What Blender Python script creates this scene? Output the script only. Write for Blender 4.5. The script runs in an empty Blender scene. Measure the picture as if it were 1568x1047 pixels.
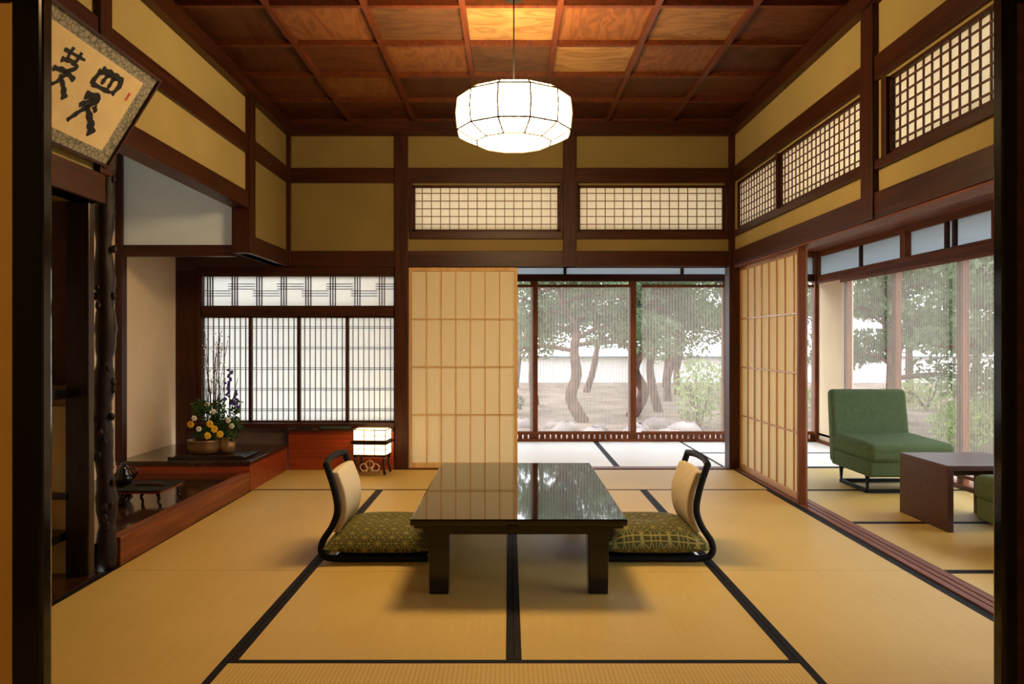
import bpy, math, random
from mathutils import Vector, Matrix
random.seed(7)
S=bpy.context.scene
COL=S.collection
try:
    S.view_settings.view_transform='Standard'
    S.view_settings.look='None'
except Exception as e: print(e)

# ---------------------------------------------------------------- materials
MATS={}
def newmat(name):
    m=bpy.data.materials.new(name); m.use_nodes=True
    nt=m.node_tree; nt.nodes.clear()
    out=nt.nodes.new('ShaderNodeOutputMaterial')
    MATS[name]=m
    return m,nt,out
def N(nt,t,**kw):
    n=nt.nodes.new(t)
    for k,v in kw.items():
        if k in n.inputs: n.inputs[k].default_value=v
        else: setattr(n,k,v)
    return n
def L(nt,a,b): nt.links.new(a,b)
def c4(c): return (c[0],c[1],c[2],1)
def ramp(nt,fac,stops):
    r=nt.nodes.new('ShaderNodeValToRGB')
    while len(r.color_ramp.elements)<len(stops): r.color_ramp.elements.new(0.5)
    for e,(p,c) in zip(r.color_ramp.elements,stops):
        e.position=p; e.color=c4(c)
    L(nt,fac,r.inputs['Fac']); return r.outputs['Color']
def coords(nt,scale=(1,1,1),rot=(0,0,0)):
    tc=nt.nodes.new('ShaderNodeTexCoord'); mp=nt.nodes.new('ShaderNodeMapping')
    mp.inputs['Scale'].default_value=scale; mp.inputs['Rotation'].default_value=rot
    L(nt,tc.outputs['Object'],mp.inputs['Vector']); return mp.outputs['Vector']
def principled(nt,out,color=None,rough=.5,spec=.5,bump=None,bstr=.2,bdist=.01,coat=0,metal=0):
    p=nt.nodes.new('ShaderNodeBsdfPrincipled')
    if isinstance(color,tuple): p.inputs['Base Color'].default_value=c4(color)
    else: L(nt,color,p.inputs['Base Color'])
    p.inputs['Roughness'].default_value=rough
    p.inputs['Specular IOR Level'].default_value=spec
    p.inputs['Metallic'].default_value=metal
    p.inputs['Coat Weight'].default_value=coat
    p.inputs['Coat Roughness'].default_value=.06
    if bump is not None:
        b=nt.nodes.new('ShaderNodeBump'); b.inputs['Strength'].default_value=bstr; b.inputs['Distance'].default_value=bdist
        L(nt,bump,b.inputs['Height']); L(nt,b.outputs['Normal'],p.inputs['Normal'])
    L(nt,p.outputs['BSDF'],out.inputs['Surface']); return p
def plain(name,c,rough=.5,spec=.5,var=.15,ns=6,bstr=.1,coat=0,metal=0):
    m,nt,out=newmat(name)
    v=coords(nt); no=N(nt,'ShaderNodeTexNoise',Scale=ns,Detail=4.0); L(nt,v,no.inputs['Vector'])
    col=ramp(nt,no.outputs['Fac'],[(.3,tuple(x*(1-var) for x in c)),(.7,tuple(min(1,x*(1+var)) for x in c))])
    n2=N(nt,'ShaderNodeTexNoise',Scale=ns*30,Detail=2.0); L(nt,v,n2.inputs['Vector'])
    principled(nt,out,col,rough,spec,n2.outputs['Fac'],bstr,.003,coat,metal); return m
def wood(name,c1,c2,axis='Z',rough=.35,fs=1.0,spec=.4,coat=0,dist=1.5):
    m,nt,out=newmat(name)
    sc={'X':(1.2,22,22),'Y':(22,1.2,22),'Z':(22,22,1.2)}[axis]
    v=coords(nt,tuple(s*fs for s in sc))
    no=N(nt,'ShaderNodeTexNoise',Scale=1.0,Detail=6.0,Distortion=dist); L(nt,v,no.inputs['Vector'])
    col=ramp(nt,no.outputs['Fac'],[(.3,c1),(.5,tuple((a+b)/2 for a,b in zip(c1,c2))),(.72,c2)])
    principled(nt,out,col,rough,spec,no.outputs['Fac'],.15,.003,coat); return m
DW1=(.024,.0055,.0022); DW2=(.066,.0165,.0055)
wX=wood('dark_wood_x',DW1,DW2,'X',.42,spec=.28); wY=wood('dark_wood_y',DW1,DW2,'Y',.42,spec=.28); wZ=wood('dark_wood_z',DW1,DW2,'Z',.45,spec=.25)
RW1=(.10,.024,.006); RW2=(.24,.07,.017)
rX=wood('red_wood_x',RW1,RW2,'X',.5,spec=.22); rY=wood('red_wood_y',RW1,RW2,'Y',.5,spec=.22); rZ=wood('red_wood_z',RW1,RW2,'Z',.5,spec=.22)
ribm=wood('ceiling_rib_wood',(.055,.012,.004),(.125,.030,.009),'Y')
redlac=wood('red_cabinet_wood',(.15,.02,.006),(.30,.05,.012),'X',rough=.3)
LW=wood('light_wood',(.55,.31,.10),(.72,.46,.18),'Z',rough=.5)
blk=plain('black_lacquer',(.006,.005,.005),.14,.4,.1,coat=.15,bstr=.0)
blkm=plain('black_satin_metal',(.008,.008,.008),.6,.15,.1,bstr=.0)
blktop=plain('black_lacquer_top',(.008,.006,.005),.03,.5,.1,coat=.25,bstr=.0)
blksoft=plain('black_cloth_border',(.007,.006,.007),.7,.15)
darkfloor=wood('tokonoma_board',(.02,.007,.004),(.05,.018,.009),'Y',rough=.12,coat=.3)
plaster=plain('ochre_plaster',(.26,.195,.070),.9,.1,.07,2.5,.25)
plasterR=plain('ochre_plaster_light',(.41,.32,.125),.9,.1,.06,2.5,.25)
creamw=plain('cream_plaster',(.76,.60,.40),.9,.1,.05,2.0,.2)
bluew=plain('pale_plaster',(.72,.82,.86),.9,.1,.04,2.0,.15)  # white plaster, the blue of cool light put into its colour
brownw=plain('brown_plaster',(.09,.05,.03),.8,.2)
goldf=plain('fusuma_gold_paper',(.66,.38,.08),.7,.2,.05)
greenf=plain('green_fabric',(.085,.120,.052),.85,.15,.1,40,.5)
creamf=plain('cream_fabric',(.60,.50,.32),.85,.2,.06,40,.4)
tablebrown=wood('walnut_brown',(.05,.018,.013),(.09,.036,.024),'X',rough=.4,spec=.25)
bronze=plain('bronze',(.30,.17,.07),.35,.5,.3,10,.3,metal=.7)
bark=plain('pine_bark',(.11,.06,.047),.9,.1,.5,5,1.0)
rockm=plain('garden_rock',(.26,.21,.19),.9,.1,.35,3,1.0)
groundm=plain('garden_ground',(.20,.145,.11),.95,.1,.5,1.6,.6)
wallout=plain('white_garden_wall',(.80,.78,.75),.9,.1,.04)
tilem=plain('roof_tile',(.12,.14,.17),.6,.3,.2)

def paper(name,c,tr=.5):
    m,nt,out=newmat(name)
    v=coords(nt); no=N(nt,'ShaderNodeTexNoise',Scale=60,Detail=5.0); L(nt,v,no.inputs['Vector'])
    col=ramp(nt,no.outputs['Fac'],[(.3,tuple(x*.95 for x in c)),(.7,c)])
    d=N(nt,'ShaderNodeBsdfDiffuse'); t=N(nt,'ShaderNodeBsdfTranslucent'); mx=N(nt,'ShaderNodeMixShader'); mx.inputs[0].default_value=tr
    L(nt,col,d.inputs['Color']); L(nt,col,t.inputs['Color']); L(nt,d.outputs[0],mx.inputs[1]); L(nt,t.outputs[0],mx.inputs[2])
    L(nt,mx.outputs[0],out.inputs['Surface']); return m
shojip=paper('shoji_paper',(.93,.85,.63),.35)
shoinp=paper('shoin_paper',(.86,.86,.82),.5)
ranmap=paper('ranma_paper',(.92,.87,.72),.45)
frost=paper('frosted_glass',(.60,.65,.67),.6)
def emis(name,c,s):
    m,nt,out=newmat(name)
    e=N(nt,'ShaderNodeEmission',Strength=s); e.inputs['Color'].default_value=c4(c)
    v=coords(nt); no=N(nt,'ShaderNodeTexNoise',Scale=12,Detail=3.0); L(nt,v,no.inputs['Vector'])
    col=ramp(nt,no.outputs['Fac'],[(.2,tuple(x*.92 for x in c)),(.8,c)])
    L(nt,col,e.inputs['Color'])
    L(nt,e.outputs[0],out.inputs['Surface']); return m
lampp=emis('lantern_paper_glow',(1,.69,.34),56)
andonp=emis('andon_paper_glow',(1,.66,.30),7)
antelamp=emis('ceiling_lamp_glow',(1,.62,.27),30)
toklamp=emis('fluorescent_tube_glow',(.68,.88,1),13)

def tatami(name,ax,c1=(.49,.33,.085),c2=(.66,.465,.14),rough=.5,spec=.3):
    m,nt,out=newmat(name)
    v=coords(nt)
    w=N(nt,'ShaderNodeTexWave',wave_type='BANDS',bands_direction=ax,Scale=20.0,Distortion=.15); L(nt,v,w.inputs['Vector'])
    sc=(160,3,1) if ax=='Y' else (3,160,1)
    mp=coords(nt,sc); no=N(nt,'ShaderNodeTexNoise',Scale=1.0,Detail=3.0); L(nt,mp,no.inputs['Vector'])
    n2=N(nt,'ShaderNodeTexNoise',Scale=1.3,Detail=2.0); L(nt,v,n2.inputs['Vector'])
    a=N(nt,'ShaderNodeMath',operation='MULTIPLY'); L(nt,w.outputs['Fac'],a.inputs[0]); a.inputs[1].default_value=.3
    b=N(nt,'ShaderNodeMath',operation='MULTIPLY_ADD'); L(nt,no.outputs['Fac'],b.inputs[0]); b.inputs[1].default_value=.35; L(nt,a.outputs[0],b.inputs[2])
    c=N(nt,'ShaderNodeMath',operation='MULTIPLY_ADD'); L(nt,n2.outputs['Fac'],c.inputs[0]); c.inputs[1].default_value=.4; L(nt,b.outputs[0],c.inputs[2])
    col=ramp(nt,c.outputs[0],[(.3,c1),(.75,c2)])
    principled(nt,out,col,rough,spec,b.outputs[0],.35,.003); return m
tatX=tatami('tatami_rush_a','X'); tatY=tatami('tatami_rush_b','Y')
tatP=tatami('tatami_rush_daylit','X',(.78,.74,.66),(.92,.88,.80),.4,.6)  # pale copy of the rush: daylight near the windows put into the colour

# ceiling boards with figured grain
def board(name,c1,c2,ax):
    m,nt,out=newmat(name)
    sc={'X':(2.2,9,5),'Y':(9,2.2,5)}[ax]
    v=coords(nt,sc); n=N(nt,'ShaderNodeTexNoise',Scale=.9,Detail=2.0,Distortion=.8); L(nt,v,n.inputs['Vector'])
    mm=N(nt,'ShaderNodeMath',operation='MULTIPLY'); L(nt,n.outputs['Fac'],mm.inputs[0]); mm.inputs[1].default_value=11
    fr=N(nt,'ShaderNodeMath',operation='PINGPONG'); L(nt,mm.outputs[0],fr.inputs[0]); fr.inputs[1].default_value=1
    col=ramp(nt,fr.outputs[0],[(0,c1),(.6,tuple((a+2*b)/3 for a,b in zip(c1,c2))),(1,c2)])
    principled(nt,out,col,.4,.3); return m
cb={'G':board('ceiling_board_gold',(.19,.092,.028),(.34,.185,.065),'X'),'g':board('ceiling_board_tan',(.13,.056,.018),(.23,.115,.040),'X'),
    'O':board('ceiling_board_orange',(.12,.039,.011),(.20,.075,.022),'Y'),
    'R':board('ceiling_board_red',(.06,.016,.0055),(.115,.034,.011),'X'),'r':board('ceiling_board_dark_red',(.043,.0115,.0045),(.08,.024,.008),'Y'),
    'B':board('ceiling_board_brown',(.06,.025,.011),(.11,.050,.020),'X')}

# bamboo blind
def blindmat():
    m,nt,out=newmat('bamboo_blind')
    v=coords(nt)
    w=N(nt,'ShaderNodeTexWave',wave_type='BANDS',bands_direction='Z',Scale=30.0); L(nt,v,w.inputs['Vector'])
    sx=N(nt,'ShaderNodeSeparateXYZ'); L(nt,v,sx.inputs[0])
    ad=N(nt,'ShaderNodeMath',operation='ADD'); L(nt,sx.outputs[0],ad.inputs[0]); L(nt,sx.outputs[1],ad.inputs[1])
    ml=N(nt,'ShaderNodeMath',operation='MULTIPLY'); L(nt,ad.outputs[0],ml.inputs[0]); ml.inputs[1].default_value=30
    pp=N(nt,'ShaderNodeMath',operation='FRACT'); L(nt,ml.outputs[0],pp.inputs[0])
    gt=N(nt,'ShaderNodeMath',operation='LESS_THAN'); L(nt,pp.outputs[0],gt.inputs[0]); gt.inputs[1].default_value=.22
    a=N(nt,'ShaderNodeMath',operation='MULTIPLY_ADD'); L(nt,w.outputs['Fac'],a.inputs[0]); a.inputs[1].default_value=.2; a.inputs[2].default_value=.25
    b=N(nt,'ShaderNodeMath',operation='MULTIPLY_ADD'); L(nt,gt.outputs[0],b.inputs[0]); b.inputs[1].default_value=.22; L(nt,a.outputs[0],b.inputs[2])
    tp=N(nt,'ShaderNodeBsdfTransparent'); d=N(nt,'ShaderNodeBsdfDiffuse'); d.inputs['Color'].default_value=(.44,.36,.27,1)
    t=N(nt,'ShaderNodeBsdfTranslucent'); t.inputs['Color'].default_value=(.46,.41,.34,1)
    dm=N(nt,'ShaderNodeMixShader'); L(nt,d.outputs[0],dm.inputs[1]); L(nt,t.outputs[0],dm.inputs[2]); dm.inputs[0].default_value=.5
    mx=N(nt,'ShaderNodeMixShader'); L(nt,b.outputs[0],mx.inputs[0]); L(nt,tp.outputs[0],mx.inputs[1]); L(nt,dm.outputs[0],mx.inputs[2])
    L(nt,mx.outputs[0],out.inputs['Surface']); return m
blindm=blindmat()

def asanoha():
    m,nt,out=newmat('hemp_leaf_fabric')
    v=coords(nt); sx=N(nt,'ShaderNodeSeparateXYZ'); L(nt,v,sx.inputs[0])
    a=.078; cur=None
    for i in range(6):
        th=math.radians(30*i); sp=a*math.sqrt(3)/2 if i%2==0 else a/2
        x=N(nt,'ShaderNodeMath',operation='MULTIPLY'); L(nt,sx.outputs[0],x.inputs[0]); x.inputs[1].default_value=math.cos(th)/sp
        y=N(nt,'ShaderNodeMath',operation='MULTIPLY_ADD'); L(nt,sx.outputs[1],y.inputs[0]); y.inputs[1].default_value=math.sin(th)/sp; L(nt,x.outputs[0],y.inputs[2])
        z=N(nt,'ShaderNodeMath',operation='MULTIPLY_ADD'); L(nt,sx.outputs[2],z.inputs[0]); z.inputs[1].default_value=(math.sin(th)*.9)/sp; L(nt,y.outputs[0],z.inputs[2])
        p=N(nt,'ShaderNodeMath',operation='PINGPONG'); L(nt,z.outputs[0],p.inputs[0]); p.inputs[1].default_value=.5
        l=N(nt,'ShaderNodeMath',operation='LESS_THAN'); L(nt,p.outputs[0],l.inputs[0]); l.inputs[1].default_value=.0015/sp
        if cur is None: cur=l.outputs[0]
        else:
            mm=N(nt,'ShaderNodeMath',operation='MAXIMUM'); L(nt,cur,mm.inputs[0]); L(nt,l.outputs[0],mm.inputs[1]); cur=mm.outputs[0]
    col=ramp(nt,cur,[(0,(.055,.055,.010)),(1,(.25,.22,.065))])
    principled(nt,out,col,.75,.25); return m
asa=asanoha()

def leafmat(name,c1,c2):
    m,nt,out=newmat(name)
    v=coords(nt); no=N(nt,'ShaderNodeTexNoise',Scale=2.5,Detail=4.0); L(nt,v,no.inputs['Vector'])
    col=ramp(nt,no.outputs['Fac'],[(.35,c1),(.65,c2)])
    d=N(nt,'ShaderNodeBsdfDiffuse'); t=N(nt,'ShaderNodeBsdfTranslucent'); mx=N(nt,'ShaderNodeMixShader'); mx.inputs[0].default_value=.35
    L(nt,col,d.inputs['Color']); L(nt,col,t.inputs['Color']); L(nt,d.outputs[0],mx.inputs[1]); L(nt,t.outputs[0],mx.inputs[2])
    L(nt,mx.outputs[0],out.inputs['Surface']); return m
pineleaf=leafmat('pine_needles',(.065,.092,.048),(.15,.195,.10))
shrubleaf=leafmat('shrub_leaves',(.19,.26,.09),(.35,.41,.16))
darkleaf=leafmat('flower_leaves',(.03,.08,.02),(.08,.16,.05))
def flat(name,c,r=.6): return plain(name,c,r,.3,.1,8,.05)
yelm=flat('yellow_petals',(.85,.50,.02)); whim=flat('white_petals',(.75,.72,.7)); purm=flat('purple_petals',(.06,.045,.24))
inkm=flat('ink',(.006,.006,.006),.6); paperm=plain('scroll_paper',(.74,.60,.34),.8,.1,.06,12); sealm=flat('red_seal',(.6,.1,.04))
def brocade():
    m,nt,out=newmat('grey_brocade'); v=coords(nt)
    vo=N(nt,'ShaderNodeTexVoronoi',Scale=38.0,feature='DISTANCE_TO_EDGE'); L(nt,v,vo.inputs['Vector'])
    col=ramp(nt,vo.outputs['Distance'],[(.0,(.10,.10,.085)),(.12,(.33,.31,.25))]); principled(nt,out,col,.7,.2); return m
broc=brocade()

# ---------------------------------------------------------------- mesh builder
class MB:
    def __init__(s): s.v=[];s.f=[];s.m=[];s.mats=[];s.sm=[]
    def mi(s,mat):
        if mat not in s.mats: s.mats.append(mat)
        return s.mats.index(mat)
    def add(s,vs,fs,mat,smooth=False):
        b=len(s.v); s.v+= [tuple(x) for x in vs]; i=s.mi(mat)
        for f in fs: s.f.append([b+k for k in f]); s.m.append(i); s.sm.append(smooth)
    def box(s,x0,x1,y0,y1,z0,z1,mat,M=None):
        vs=[(x0,y0,z0),(x1,y0,z0),(x1,y1,z0),(x0,y1,z0),(x0,y0,z1),(x1,y0,z1),(x1,y1,z1),(x0,y1,z1)]
        if M is not None: vs=[M@Vector(p) for p in vs]
        s.add(vs,[(0,3,2,1),(4,5,6,7),(0,1,5,4),(1,2,6,5),(2,3,7,6),(3,0,4,7)],mat); return s
    def hexa(s,b,t,mat):
        s.add(list(b)+list(t),[(0,3,2,1),(4,5,6,7),(0,1,5,4),(1,2,6,5),(2,3,7,6),(3,0,4,7)],mat)
    def tube(s,pts,rad,mat,seg=8,sq=(1,1),smooth=True):
        pts=[Vector(p) for p in pts]; n=len(pts)
        if not isinstance(rad,(list,tuple)): rad=[rad]*n
        vs=[];fs=[]; prev=None
        for i,p in enumerate(pts):
            t=(pts[min(i+1,n-1)]-pts[max(i-1,0)]).normalized()
            if prev is None:
                a=Vector((0,1,0)) if abs(t.y)<.9 else Vector((1,0,0))
            else: a=prev
            u=(a-t*a.dot(t)).normalized(); prev=u; w=t.cross(u)
            for k in range(seg):
                an=2*math.pi*(k+.5)/seg
                vs.append(p+u*math.cos(an)*rad[i]*sq[0]+w*math.sin(an)*rad[i]*sq[1])
        for i in range(n-1):
            for k in range(seg):
                k2=(k+1)%seg; fs.append((i*seg+k,i*seg+k2,(i+1)*seg+k2,(i+1)*seg+k))
        fs.append(tuple(range(seg))[::-1]); fs.append(tuple((n-1)*seg+k for k in range(seg)))
        s.add(vs,fs,mat,smooth)
    def lathe(s,c,prof,mat,seg=24,smooth=True,caps=True,off=0):
        vs=[];fs=[]
        for r,z in prof:
            for k in range(seg):
                a=2*math.pi*(k+off)/seg; vs.append((c[0]+r*math.cos(a),c[1]+r*math.sin(a),c[2]+z))
        for i in range(len(prof)-1):
            for k in range(seg):
                k2=(k+1)%seg; fs.append((i*seg+k,i*seg+k2,(i+1)*seg+k2,(i+1)*seg+k))
        if caps:
            fs.append(tuple(range(seg))[::-1]); fs.append(tuple((len(prof)-1)*seg+k for k in range(seg)))
        s.add(vs,fs,mat,smooth)
    def cloud(s,c,r,n,size,mat,rnd):
        vs=[];fs=[]
        for i in range(n):
            while True:
                p=Vector((rnd.uniform(-1,1),rnd.uniform(-1,1),rnd.uniform(-1,1)))
                if p.length<1: break
            p=Vector((c[0]+p.x*r[0],c[1]+p.y*r[1],c[2]+p.z*r[2]))
            d1=Vector((rnd.gauss(0,1),rnd.gauss(0,1),rnd.gauss(0,1))).normalized()*size*rnd.uniform(.6,1.3)
            d2=Vector((rnd.gauss(0,1),rnd.gauss(0,1),rnd.gauss(0,1))).normalized()*size*.45
            b=len(vs); vs+=[p-d1,p+d2,p+d1,p-d2]; fs.append((b,b+1,b+2,b+3))
        s.add(vs,fs,mat)
    def blob(s,c,r,mat,rnd,jit=.15,seg=10,rings=7):
        vs=[];fs=[]
        for i in range(rings+1):
            ph=math.pi*i/rings
            for k in range(seg):
                a=2*math.pi*k/seg; j=1+rnd.uniform(-jit,jit)
                vs.append((c[0]+r[0]*math.sin(ph)*math.cos(a)*j,c[1]+r[1]*math.sin(ph)*math.sin(a)*j,c[2]+r[2]*math.cos(ph)*j))
        for i in range(rings):
            for k in range(seg):
                k2=(k+1)%seg; fs.append((i*seg+k,(i+1)*seg+k,(i+1)*seg+k2,i*seg+k2))
        s.add(vs,fs,mat,True)
    def build(s,name,parent=None,bevel=0,loc=None,rot=0,seg=2):
        me=bpy.data.meshes.new(name); me.from_pydata(s.v,[],s.f)
        for m in s.mats: me.materials.append(m)
        for p,i,sm in zip(me.polygons,s.m,s.sm): p.material_index=i; p.use_smooth=sm
        me.update(); o=bpy.data.objects.new(name,me); COL.objects.link(o)
        if parent: o.parent=parent
        if loc: o.location=loc
        if rot: o.rotation_euler=(0,0,rot)
        if bevel:
            b=o.modifiers.new('bevel','BEVEL'); b.width=bevel; b.segments=seg; b.limit_method='ANGLE'
        return o
def empty(name,loc=(0,0,0),rot=0):
    e=bpy.data.objects.new(name,None); COL.objects.link(e); e.location=loc; e.rotation_euler=(0,0,rot); e.empty_display_size=.1; return e

# ---------------------------------------------------------------- geometry constants (metres)
XL,XR=-1.93,1.95; YB=6.35; YF=1.4; ZC=3.0; XT=-2.9; YT=5.4; YP=3.45
YW=8.1; XW=3.41
K0,K1=1.752,1.888   # kamoi beam
U0,U1=2.478,2.608   # upper nageshi
R0,R1=2.058,2.461   # ranma transom window

# ---------------- floor: tatami mats
m=MB()
m.box(XL-.02,XR+.16,YF-.2,YB+.1,-.12,-.03,wX)
m.box(XR,XW+.05,YF-.2,YW,-.12,-.03,wX); m.box(-.93,XW+.05,YB,YW+.05,-.12,-.03,wX)
m.box(-2.2,2.2,-2.6,YF-.2,-.12,-.03,wX)
def mat_(x0,x1,y0,y1,horiz,g=.0015,tt=None):
    t=tt or (tatX if horiz else tatY); hb=.026; z0,z1=-.03,0
    x0+=g;x1-=g;y0+=g;y1-=g
    if horiz:
        m.box(x0,x1,y0+hb,y1-hb,z0,z1,t)
        m.box(x0,x1,y0,y0+hb,z0,z1+.0008,blksoft); m.box(x0,x1,y1-hb,y1,z0,z1+.0008,blksoft)
    else:
        m.box(x0+hb,x1-hb,y0,y1,z0,z1,t)
        m.box(x0,x0+hb,y0,y1,z0,z1+.0008,blksoft); m.box(x1-hb,x1,y0,y1,z0,z1+.0008,blksoft)
xa,xb,xc=-.965,.015,.995
mat_(XL,xa,1.6,3.52,False); mat_(XL,xa,3.52,5.43,False)
mat_(xc,XR-.02,1.6,3.52,False); mat_(xc,XR-.02,3.52,5.43,False)
mat_(XL,xb,5.43,YB-.03,True); mat_(xb,XR-.02,5.43,YB-.03,True)
mat_(xa,xb,3.5,5.43,False); mat_(xb,xc,3.5,5.43,False)
mat_(xa,xb,2.53,3.5,False); mat_(xb,xc,2.53,3.5,False)
mat_(xa,xc,1.6,2.53,True)
mat_(XL,XR-.02,.62,1.6,True); 
for yy in (-2.3,-1.33,-.35): mat_(-2,0,yy,yy+.97,True); mat_(0,2,yy,yy+.97,True)
# right veranda mats
ys=[1.5,2.52,3.5,4.45,5.43,6.4]
for a,b in zip(ys[:-1],ys[1:]): mat_(XR+.13,XW-.04,a,b,True)
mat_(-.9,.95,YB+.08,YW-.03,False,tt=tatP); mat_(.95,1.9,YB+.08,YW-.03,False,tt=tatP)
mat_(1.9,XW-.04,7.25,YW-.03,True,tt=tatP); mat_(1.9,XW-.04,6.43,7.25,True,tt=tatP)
fl=m.build('floor')
# thresholds
m=MB(); m.box(-.88,XR,YB-.03,YB+.08,-.03,.006,rX); m.build('trim_1')
m=MB()
for i,(a,b) in enumerate([(0,.035),(.045,.075),(.085,.13)]): m.box(XR+a,XR+b,YF+.1,YB-.03,-.03,.008,rY)
m.box(XR+.03,XR+.09,YF+.1,YB-.03,-.03,.002,wY); m.box(XR-.02,XR,YF+.1,YB-.03,-.03,.001,blksoft); m.build('trim_2')

# ---------------- ceiling, coffered
m=MB()
xs=[XL+(i)*(XR-XL)/7 for i in range(8)]; ysr=[YB-.55*k for k in range(10)]
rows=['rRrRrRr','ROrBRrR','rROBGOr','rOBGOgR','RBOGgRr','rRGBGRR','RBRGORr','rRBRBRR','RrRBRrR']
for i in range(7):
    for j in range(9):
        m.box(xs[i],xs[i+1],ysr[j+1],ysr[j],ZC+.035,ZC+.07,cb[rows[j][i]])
for x in xs: m.box(x-.017,x+.017,YF,YB,ZC,ZC+.035,ribm)
for y in ysr: m.box(XL,XR,y-.017,y+.017,ZC+.002,ZC+.035,ribm)
m.box(XT-.1,XR+.1,YF-.1,YB+.1,ZC+.07,ZC+.17,wX)
m.build('ceiling')
m=MB()  # ceiling moulding
m.box(XL,XR,YB-.06,YB,2.886,ZC-.001,wX); m.box(XL,XL+.06,YF,YB-.06,2.886,ZC-.001,wY); m.box(XR-.06,XR,YF,YB-.06,2.886,ZC-.001,wY); m.box(XL,XR,YF,YF+.06,2.886,ZC-.001,wX)
m.build('trim_3')

# ---------------- back wall
rA=(-.839,.437); rB=(.595,1.871)
m=MB()
yb0,yb1=YB,YB+.09
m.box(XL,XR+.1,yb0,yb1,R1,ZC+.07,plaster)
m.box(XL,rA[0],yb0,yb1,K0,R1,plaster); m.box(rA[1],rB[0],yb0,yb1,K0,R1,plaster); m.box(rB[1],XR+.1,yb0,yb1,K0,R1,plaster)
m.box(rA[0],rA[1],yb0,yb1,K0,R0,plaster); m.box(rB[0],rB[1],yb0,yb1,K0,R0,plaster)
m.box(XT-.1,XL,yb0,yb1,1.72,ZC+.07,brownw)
m.box(XT-.1,-2.68,yb0,yb1,0,1.72,wZ); m.box(-2.68,-.99,yb0,yb1,-.03,.36,brownw)
m.build('wall_back')
m=MB()
F=.025
for z0,z1 in ((U0,U1),(K0,K1)): m.box(XL,XR,YB-F,YB+.1,z0,z1,wX)
m.box(-.992,-.879,YB-F-.012,YB+.1,-.03,ZC,wZ)
m.box(.465,.578,YB-F-.01,YB+.1,K0,ZC,wZ)
m.box(XR-.05,XR+.06,YB-F-.01,YB+.1,-.03,ZC,wZ)
m.box(XL-.02,XL+.035,YB-F-.01,YB+.1,K0,ZC,wZ)
for r in (rA,rB):
    m.box(r[0]-.025,r[1]+.025,YB-F,YB+.1,R0-.065,R0-.0,wX); m.box(r[0]-.03,r[0],YB-F,YB+.09,R0,U0,wZ); m.box(r[1],r[1]+.03,YB-F,YB+.09,R0,U0,wZ)
m.build('trim_4',bevel=.003)
# ranma lattices
def ranma(name,x0,x1,z0,z1,y,nx,nz,swap=False,t=.0035,mt=None):
    m=MB(); mt=mt or LWd
    def B(a0,a1,d0,d1,z0_,z1_,mt):
        if swap: m.box(d0,d1,a0,a1,z0_,z1_,mt)
        else: m.box(a0,a1,d0,d1,z0_,z1_,mt)
    B(x0,x1,y+.020,y+.021,z0,z1,ranmap)
    for i in range(nx+1):
        x=x0+(x1-x0)*i/nx; B(x-t,x+t,y+.013,y+.02,z0,z1,mt)
    for i in range(nz+1):
        z=z0+(z1-z0)*i/nz; B(x0,x1,y+.012,y+.0195,z-t,z+t,mt)
    B(x0,x0+.02,y,y+.03,z0,z1,wZ);B(x1-.02,x1,y,y+.03,z0,z1,wZ);B(x0,x1,y,y+.03,z0,z0+.02,wZ);B(x0,x1,y,y+.03,z1-.02,z1,wZ)
    return m.build(name)
LWd=wood('lattice_wood',(.22,.10,.035),(.36,.18,.06),'Z',rough=.5)
LWk=wood('lattice_wood_dark',(.06,.02,.008),(.12,.04,.016),'Z',rough=.5)
ranma('window_1',rA[0],rA[1],R0,R1,YB+.0,16,6); ranma('window_2',rB[0],rB[1],R0,R1,YB+.0,16,6)

# ---------------- right wall
m=MB(); x0,x1=XR,XR+.09
rE=(2.35,3.74)
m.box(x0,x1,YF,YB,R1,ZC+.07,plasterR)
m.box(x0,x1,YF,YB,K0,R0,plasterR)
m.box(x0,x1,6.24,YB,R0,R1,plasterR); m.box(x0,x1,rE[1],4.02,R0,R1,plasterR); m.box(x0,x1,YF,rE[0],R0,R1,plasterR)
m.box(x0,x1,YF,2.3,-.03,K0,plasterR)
m.build('wall_right')
m=MB()
for z0,z1 in ((U0,U1),(K0,K1)): m.box(XR-F,XR+.12,YF,YB-F,z0,z1,wY)
m.box(XR-F+.01,XR+.11,YF,YB-F,K0-.012,K0,rY)
m.box(XR-F-.01,XR+.1,3.86,3.99,K0,ZC,wZ)
m.box(XR-F,XR+.1,2.2,2.32,-.03,ZC,wZ)
m.box(XR-F,XR+.1,4.0,6.3,R0-.05,R0,wY); m.box(XR-F,XR+.1,2.3,3.86,R0-.05,R0,wY)
m.box(XR-F,XR+.1,4.0,4.02,R0,R1,wZ); m.box(XR-F,XR+.1,5.265,5.295,R0,R1,wZ); m.box(XR-F,XR+.1,3.74,3.79,R0,R1,wZ)
m.build('trim_5',bevel=.003)
ranma('window_3',5.29,6.24,R0,R1,XR-.005,15,7,True,.0035,LWk); ranma('window_4',4.02,5.27,R0,R1,XR-.005,19,7,True,.0035,LWk); ranma('window_5',2.35,3.74,R0,R1,XR-.005,20,7,True,.0045,LWk)

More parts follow.
